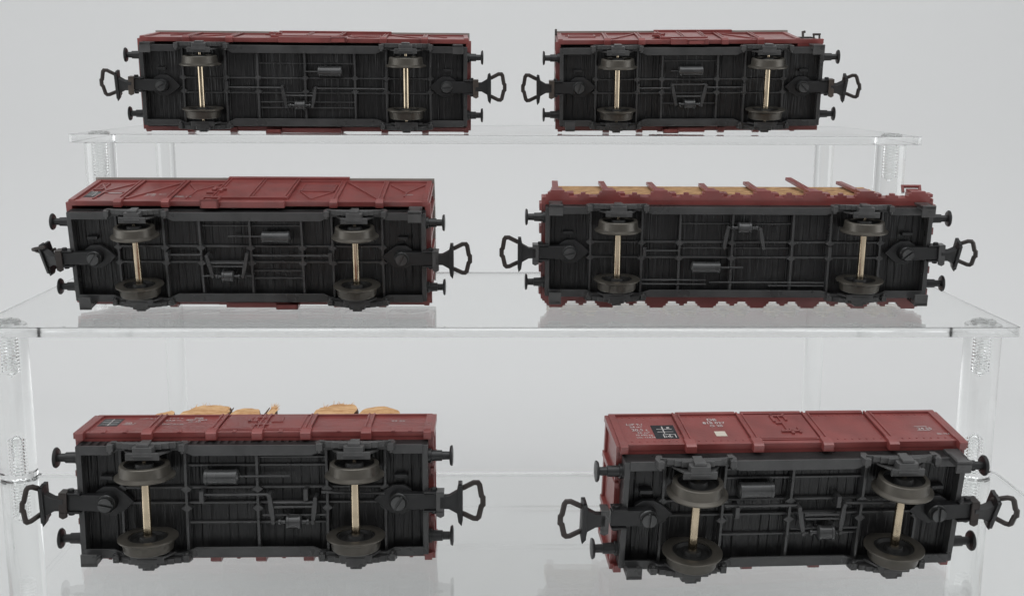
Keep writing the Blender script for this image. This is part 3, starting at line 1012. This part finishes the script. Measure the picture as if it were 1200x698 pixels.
for s in (-1, 1):
    m_ = MB()
    lo = 0.45 if s > 0 else 0.0
    pts = [(-L2, 14.9), (L2, 14.9), (L2, 15.9 + lo)]
    for c in CT[::-1]:
        prof_ = [(3.5, 16.0), (3.5, 16.7), (2.9, 16.7), (2.9, 17.4), (2.1, 17.4), (2.1, 18.0), (-2.1, 18.0), (-2.1, 17.4), (-2.9, 17.4), (-2.9, 16.7), (-3.5, 16.7), (-3.5, 16.0)]
        pts += [(min(L2 - 0.1, max(-L2 + 0.1, c + a)), b_ + lo) for a, b_ in prof_]
        if c > CT[0] + 1:
            d = c - 7.75
            pts += [(a, b_ + lo) for a, b_ in [(d + 1.7, 16.0), (d + 1.7, 16.7), (d + 0.7, 16.7), (d + 0.7, 17.3), (d - 0.7, 17.3), (d - 0.7, 16.7), (d - 1.7, 16.7), (d - 1.7, 16.0)]]
    pts += [(-L2, 15.9 + lo)]
    m_.prism([(a, b_ * s) for a, b_ in pts], 13.2, 14.6)
    m_.box(-L2, L2, *sorted((s * 14.6, s * 16.1)), 14.5, 17.2)
    rnd = random.Random(5 + s)
    for c in CT:
        # stake pocket steps behind the notched edge
        m_.box(c - 2.4, c + 2.4, *sorted((s * 15.9, s * 17.0)), 14.5, 18.2)
        m_.box(c - 1.7, c + 1.7, *sorted((s * 15.9, s * (17.7 if s < 0 else 18.1))), 16.0, 20.0)
        m_.box(c + 3.0, c + 5.0, *sorted((s * 15.9, s * 16.9)), 15.0, 18.5)
    m_.build('side_edge', 'red', w4, 0.05)
    if s < 0:
        for k, c in enumerate(CT):
            if k == 7:
                continue
            st = MB()
            st.box(-0.95, 0.95, -0.5, 0.5, 0, (15, 15.5, 15, 13, 15.5, 18.5, 17)[k])
            o = st.build('stake', 'red', w4, 0.12, (c - 0.4, -16.7 - (0.35 if k == 5 else 0), 18.8))
            o.rotation_euler = ((0.02, 0.01, 0.0, 0.0, 0.01, 0.04, 0.01)[k], (0.02, -0.03, -0.05, 0.0, -0.06, -0.13, -0.12)[k], 0)
        m_ = MB()
        c = CT[7]
        m_.tube([(c - 2.6, -16.6, 19.5), (c - 2.6, -18.3, 20.6), (c + 2.6, -18.3, 20.6), (c + 2.6, -16.6, 19.5)], 0.5)
        m_.build('stake_bracket', 'red', w4, 0)
    else:
        for k, c in enumerate(CT):
            st = MB()
            st.box(-1.15, 1.15, -0.7, 0.7, 0, 21.5)
            st.build('stake', 'red', w4, 0.12, (c, 17.7, 18.8))
for s in (-1, 1):
    m_ = MB()
    m_.box(*sorted((s * (L2 - 0.6), s * (L2 + 0.5))), -15.8, 15.8, 13.2, 19.0)
    for y in (-13, -6, 0, 6, 13):
        m_.box(*sorted((s * (L2 + 0.3), s * (L2 + 1.2))), y - 1.1, y + 1.1, 12.6, 17.6)
    m_.build('end_board', 'red', w4, 0.12)
tl = MB()
rnd = random.Random(11)
for iz in range(5):
    for iy in range(8):
        z0 = 16.2 + iz * 3.6
        y0 = -15.8 + iy * 3.95
        tl.box(-54.0 - rnd.uniform(0, 1.6), 43.5 + rnd.uniform(-2.5, 2.5), y0 + rnd.uniform(0, 0.25), y0 + 3.75, z0, z0 + 3.4)
for iz in range(4):  # hidden boards added to stop bright backdrop showing under the lower edge
    z0 = 20.0 + iz * 3.7
    tl.box(-55.5 - rnd.uniform(0, 1.6), 57.0 + rnd.uniform(-1.5, 0.5), 15.8, 17.1 if iz < 1 else 18.7, z0, z0 + 3.5)
tl.build('timber_load', 'timber', w4, 0.15)
place(w4, (74.22, 334.22, -50.85, 0.080, 0.0, -0.019))

# ------------------------------------------------------------------ open wagons
def open_wagon(root, P):
    L2, zt = P['L2'] + 0.6, P['ztop']
    yw = P.get('yw', 15.8)
    for s in (-1, 1):
        m_ = MB()
        nb = P['boards']
        h = (zt - 13.3) / nb
        if nb > 1:
            for k in range(nb):
                m_.box(-L2 + 0.1, L2 - 0.1, *sorted((s * (yw - 0.8), s * yw)), 13.3 + k * h, 13.3 + (k + 1) * h - 0.12)
            m_.box(-L2 + 0.2, L2 - 0.2, *sorted((s * (yw - 0.9), s * (yw - 0.12))), 13.3, zt - 0.2)
        else:
            m_.box(-L2 + 0.1, L2 - 0.1, *sorted((s * (yw - 0.9), s * yw)), 13.3, zt)
        m_.box(-L2, L2, *sorted((s * 14.5, s * (yw + 0.25))), 13.15, 14.4)
        for x in P['posts']:
            stud_post(m_, x, s, yw, 14.0, zt + 0.1, 0.85, 0.8)
        for e in (-1, 1):
            x = e * (L2 - 0.8)
            m_.box(x - 0.8, x + 0.8, *sorted((s * (yw - 0.4), s * (yw + 0.5))), 13.0, zt + 0.2)
            m_.prism([(s * (yw - 1.3), 11.4), (s * (yw + 0.5), 11.4), (s * (yw + 0.7), 12.4), (s * (yw + 0.7), 14.6), (s * (yw - 0.2), 15.4), (s * (yw - 1.3), 13.3)], x - 0.9, x + 0.9, 'x')
        for (x0, x1, dz) in P['rims']:
            m_.box(x0, x1, *sorted((s * (yw - 1.0), s * (yw + 0.55))), zt - 0.3, zt + 0.55 + dz)
        for x in P.get('rivets', []):
            for z in (15.3, 28.6):
                m_.box(x - 0.22, x + 0.22, *sorted((s * (yw - 0.1), s * (yw + 0.14))), z - 0.22, z + 0.22)
        for x in P['studs']:
            m_.box(x - 0.45, x + 0.45, *sorted((s * (yw + 0.1), s * (yw + 0.45))), 13.0, 14.9)
        sw = m_.build('side_wall', 'red', root, 0.1)
        d0, d1 = P['door']
        m_ = MB()
        m_.box(d0, d1, *sorted((s * (yw - 0.1), s * (yw + 0.3))), 15.0, zt - 0.6)
        for a, b_, c_, d_ in P['door_panels']:
            m_.prism([(a, c_), (b_, c_), (b_, d_), (a, d_)], *sorted((s * (yw + 0.2), s * (yw + 0.5))), 'y')
        dr = m_.build('door', 'red', root, 0.1)
        for grp in P['latch']:
            m_ = MB()
            for (x0, x1, z0, z1) in grp:
                m_.box(x0, x1, *sorted((s * (yw + 0.2), s * (yw + 0.75))), z0, z1)
            m_.build('door_latch', 'red', dr, 0.08)
        if s < 0:
            P['letter'](sw, -(yw + 0.06))
    for s in (-1, 1):
        x = s * L2
        m_ = MB()
        m_.box(*sorted((x - s * 0.9, x)), -15.4, 15.4, 13.2, zt)
        for y in (-15.2, -6.0, 6.0, 15.2):
            m_.box(*sorted((x - s * 0.2, x + s * 0.9)), y - 0.75, y + 0.75, 12.4, zt + 0.3)
        m_.box(*sorted((x, x + s * 0.6)), -15.6, 15.6, zt - 1.0, zt + 0.4)
        m_.box(*sorted((x, x + s * 0.7)), -15.6, 15.6, 13.2, 14.6)
        m_.build('end_wall', 'red', root, 0.1)
    m_ = MB()
    m_.box(-L2 + 0.9, L2 - 0.9, -14.6, 14.6, 13.3, 14.3)
    m_.build('wagon_bed', 'red', root, 0.05)


# ---- bottom, left
w5 = empty('open_wagon', 'open red brown wagon on the lowest shelf with split logs peeking over its rim', 'model wagon', GRP)


def let_b(sw, y):
    m_ = MB()
    m_.box(-39.6, -34.8, y, y + 0.1, 19.6, 26.2)
    m_.build('tare_board', 'worn_board', sw, 0)
    lettering([], [(-39.3, -35.2, 22.8, 23.05), (-37.3, -37.05, 20.0, 25.9), (-39.3, -35.2, 24.5, 24.7), (-39.3, -35.2, 21.2, 21.4)], y - 0.05, sw)
    lettering([('20 t', 1.3, -33.6, 21.4, 'LEFT')], [(-33.8, -31.0, 20.6, 20.9)], y - 0.05, sw)
    lettering([('LüP 9,1 m', 1.0, -31.0, 25.6, 'LEFT')], [], y - 0.05, sw)
    lettering([('17,5 t', 1.1, -23.9, 25.8, 'LEFT')], [], y - 0.05, sw)
    lettering([('24,0 m', 1.0, -24.2, 23.8, 'LEFT')], [], y - 0.05, sw)
    lettering([('B-C 21,0', 1.05, -24.2, 20.4, 'LEFT')], [], y - 0.05, sw)
    lettering([('DB', 1.2, -16.4, 25.8, 'CENTER'), ('807 263', 1.15, -16.6, 24.2, 'CENTER'), ('O 10', 1.05, -16.8, 22.6, 'CENTER')], [], y - 0.05, sw)
    lettering([('24 55', 1.1, 31.8, 22.4, 'LEFT')], [], y - 0.05, sw)


P = dict(L2=41.4, ls=34.4, wb=24.4, lb=46.9, ribs=[-31.5, -16.1, 0.8, 17.3, 31.1], flange=11.3,
         longs=[(-31.5, 31.1, -2.9, 0.35, 10.4), (-31.5, 31.1, 0.9, 0.35, 10.4), (-16, 17.3, -8.3, 0.32, 10.7), (-16, 17.3, 5.9, 0.32, 10.6), (0.8, 17.3, -10.2, 0.28, 10.9)],
         rods=[(-12, -1.5, 3.7, -1.5, 9.3, 0.4), (-3.4, -6.0, 8.6, -6.0, 9.4, 0.3), (4.6, 0.3, 14.2, 0.3, 8.6, 0.35), (4.8, 1.4, 14, 1.4, 8.6, 0.35), (2.0, 3.6, 17, 3.6, 9.2, 0.3), (16.0, -2.0, 31, -1.6, 9.3, 0.4)],
         studs=[(-12.2, -1.3), (12.4, -1.6)],
         tank=(-11.7, -3.4, -5.9, 1.75), cyl=(7.5, 11.3, 5.1, 1.75),
         levers=[(3.8, -1.6, 4.6, 5.0), (14.7, -0.8, 14.0, 5.0)],
         steps=[(-40.3, -36.5, 11.6, 14.6)],
         cl=dict(slot=1.75, tilt=0.85, roll=0.15, swing=0.03, clip='loop'), cr=dict(slot=0.55, tilt=0.05, clip='gear'),
         ztop=28.0, yw=15.55, posts=[-25.4, -10.2, 0.7, 12.2, 26.6], boards=5, rims=[(-41.8, 41.8, -0.3)],
         door=(-9.2, 11.2), door_panels=[(-8.6, -1.0, 15.6, 28.4), (2.2, 10.6, 15.6, 28.4)],
         latch=[[(-3.2, -1.0, 21.2, 22.0), (-3.2, -2.4, 21.2, 25.4)], [(-1.6, 1.0, 24.6, 25.4)], [(2.6, 5.4, 20.8, 21.6), (4.4, 5.2, 21, 25)], [(-0.9, 2.4, 18.2, 18.9)]],
         letter=let_b)
P2 = dict(P)
P2['studs'] = [-36, -31, -18, -5, 6, 20, 33, 37]
underframe(w5, P)
open_wagon(w5, P2)

# the glued load of split logs
ld = MB()
ld.box(-39.5, 39.5, -13.9, 13.9, 14.2, 24.0)
load = ld.build('log_load', 'bark', w5, 0.2)


def log(x0, x1, rise, depth, seed, frayed=False, zb=26.0):
    """a short split log lying towards the upper rim, sawn face outwards"""
    rnd = random.Random(seed)
    bm = bmesh.new()
    n = 34
    rx = (x1 - x0) / 2
    cx_ = (x0 + x1) / 2
    ring0, ring1, ring2 = [], [], []
    ph = [rnd.uniform(0, 6.28) for _ in range(4)]
    for k in range(n):
        a = 2 * math.pi * k / n
        ca, sa = math.cos(a), math.sin(a)
        ex = math.copysign(abs(ca) ** 0.8, ca) * rx
        ez = sa * rise
        j = 1 + 0.06 * math.sin(2 * a + ph[0]) + 0.05 * math.sin(3 * a + ph[1]) + 0.02 * math.sin(7 * a + ph[2]) + rnd.uniform(-0.015, 0.015)
        if frayed and sa > 0.3:
            j += rnd.uniform(-0.05, 0.1)
        w_ = 0.15 * math.sin(3 * a + ph[3]) + rnd.uniform(-0.06, 0.06)
        ring0.append(bm.verts.new((cx_ + ex * j * 0.95, -14.45 + w_, zb + rise * 0.55 + ez * j * 0.95)))
        ring1.append(bm.verts.new((cx_ + ex * j, -13.5, zb + rise * 0.55 + ez * j * 1.02)))
        ring2.append(bm.verts.new((cx_ + ex * j * 0.93, -14.1 + depth, zb + rise * 0.5 + ez * j * 0.93)))
    mid = bm.verts.new((cx_ + rx * rnd.uniform(-0.3, 0.3), -14.6, zb + rise * 0.6))
    for k in range(n):
        bm.faces.new((mid, ring0[k], ring0[(k + 1) % n]))
    f2 = bm.faces.new(ring2[::-1])
    side = []
    for p, q in ((ring0, ring1), (ring1, ring2)):
        for k in range(n):
            side.append(bm.faces.new((p[k], q[k], q[(k + 1) % n], p[(k + 1) % n])))
    for f in side:
        f.material_index = 1
    if frayed:
        for k in range(34):
            a = math.radians(rnd.uniform(20, 140))
            b0 = Vector((cx_ + rx * 0.92 * math.cos(a), -14.2, zb + rise * 0.55 + rise * 0.95 * math.sin(a)))
            t = Vector((rnd.uniform(-0.8, 1.1), rnd.uniform(-1.3, 0.2), rnd.uniform(0.4, 2.2)))
            d = Vector((0.11, 0.08, 0))
            vs = [bm.verts.new(b0 - d), bm.verts.new(b0 + d), bm.verts.new(b0 + Vector((0, 0.2, 0.1))), bm.verts.new(b0 + t)]
            for i_, j_ in ((0, 1), (1, 2), (2, 0)):
                bm.faces.new((vs[i_], vs[j_], vs[3]))
    bmesh.ops.recalc_face_normals(bm, faces=bm.faces[:])
    bmesh.ops.scale(bm, vec=(S, S, S), verts=bm.verts[:])
    me = bpy.data.meshes.new('log')
    bm.to_mesh(me)
    bm.free()
    me.materials.append(M['log'])
    me.materials.append(M['bark'])
    o = bpy.data.objects.new('log', me)
    COL.objects.link(o)
    finish(o, load, 0)
    return o


log(-29.3, -24.9, 5.0, 20, 1, zb=30.5)
log(-23.7, -11.2, 9.2, 22, 2, True, zb=29.5)
log(-10.5, -2.9, 6.5, 20, 3, zb=31)
log(-1.3, 0.7, 8.4, 9, 4, True, zb=29.5)
log(10.5, 22.1, 9.4, 22, 6, True, zb=29.5)
log(22.5, 33.1, 8.4, 22, 7, zb=29)
sp = MB()
for x in (-11.0, -1.6):
    sp.prism([(x - 0.25, 30), (x + 0.25, 30), (x + 0.1, 41)], -14.6, -14.2, 'y')
sp.build('splinter', 'bark', load, 0)
place(w5, (-56.07, 253.94, -97.99, -0.021, -0.001, 0.008))

# ---- bottom, right
w6 = empty('open_wagon', 'unladen open red brown wagon on the lowest shelf, white numbers on its smooth side', 'model wagon', GRP)


def let_c(sw, y):
    m_ = MB()
    m_.box(-31.8, -26.3, y, y + 0.1, 16.6, 24.0)
    m_.build('tare_board', 'board', sw, 0)
    m_ = MB()
    m_.box(-17.2, -14.6, y - 0.02, y + 0.1, 17.6, 20.2)
    m_.build('label_holder', 'cream', sw, 0)
    lettering([('LüP 9,1', 1.0, -37.6, 24.0, 'LEFT'), ('24 m²', 0.95, -37.0, 22.6, 'LEFT'), ('20,5 t', 1.2, -36.8, 20.8, 'LEFT'), ('36 m³', 0.95, -35.8, 19.4, 'LEFT'), ('10 690 kg', 0.75, -36.4, 18.2, 'LEFT'), ('Unt. 12.8.56', 0.65, -36.3, 17.0, 'LEFT')], [], y - 0.05, sw)
    lettering([('24 t', 0.9, -29.6, 17.2, 'LEFT')], [(-30.8, -27.0, 21.6, 21.8), (-29.4, -29.1, 19.4, 23.2), (-30.8, -27.0, 20.1, 20.3), (-28.2, -27.5, 22.2, 22.8), (-29.8, -26.8, 18.7, 18.9), (-29.8, -29.6, 17.0, 18.8), (-28.3, -28.1, 17.0, 18.8), (-27.0, -26.8, 17.0, 18.8)], y - 0.05, sw)
    lettering([('DB', 1.35, -16.2, 26.0, 'CENTER'), ('818 027', 1.2, -16.1, 24.3, 'CENTER'), ('O 20', 1.1, -15.9, 22.7, 'CENTER')], [], y - 0.05, sw)
    lettering([('24 55', 1.15, 32.8, 19.8, 'LEFT'), ('Bln 12.6', 0.7, 36.4, 17.0, 'LEFT')], [(32.4, 35.6, 21.4, 21.6), (32.4, 35.6, 19.2, 19.4)], y - 0.05, sw)


P = dict(L2=40.4, ls=34.4, wb=24.1, lb=46.2, ribs=[-30.7, -16.6, -0.5, 16.7, 30.7], flange=11.3,
         longs=[(-30.7, 30.7, -2.8, 0.35, 10.4), (-30.7, 30.7, 1.0, 0.35, 10.4), (-16.6, 16.7, -8.3, 0.32, 10.7), (-16.6, 16.7, 6.4, 0.32, 10.6), (-16.6, 16.7, -10.4, 0.28, 10.9)],
         rods=[(-16.4, -2.0, 1.0, -1.8, 9.3, 0.4), (2.8, 0.4, 12, 0.4, 8.6, 0.35), (3.0, 1.4, 12, 1.4, 8.6, 0.35), (12, -2.2, 30.5, -2.2, 9.3, 0.4), (0, 4.2, 16, 4.2, 9.2, 0.3)],
         studs=[(-13.4, -0.6), (10.6, -3.0)],
         tank=(-13.5, -5.0, -6.0, 1.85), cyl=(6.2, 10.3, 5.0, 1.85),
         levers=[(1.2, -1.7, 2.8, 5.0), (11.9, -2.3, 11.6, 4.8)],
         steps=[(-39.2, -35.6, 11.5, 14.4), (36.0, 39.6, -14.6, -11.6)],
         cl=dict(slot=0.05, tilt=0.05, clip='gear', ext=1.3), cr=dict(slot=0.0, tilt=0.6, roll=0.35, swing=-0.05, clip='loop'),
         ztop=29.6, posts=[-24.6, -8.75, 7.8, 23.6], boards=1, rims=[(-41.0, -24.6, -0.25), (-24.4, -9.6, 0.35), (-8.2, 6.9, 0.35), (8.4, 22.6, 0.4), (23.8, 41.0, 0.15)],
         door=(-7.9, 6.9), door_panels=[(-7.3, 6.3, 15.4, 16.2)],
         latch=[[(-1.6, 2.2, 27.2, 27.9), (-1.6, -0.9, 24.4, 28.2), (1.6, 2.2, 25.0, 28.6)], [(-1.2, 0.4, 23.2, 24.0), (0.2, 0.5, 19.3, 27.4), (-1.2, 3.6, 18.6, 19.3), (1.0, 1.7, 17.6, 20.4), (3.0, 3.6, 18.0, 21.0)]],
         letter=let_c)
P2 = dict(P)
P2['studs'] = []
P2['rivets'] = [-39.5 + 1.75 * k for k in range(46)]
underframe(w6, P)
open_wagon(w6, P2)
place(w6, (70.58 * 1.01, 243.72 * 1.01, -98.79 * 1.01, 0.137, 0.011, 0.070))
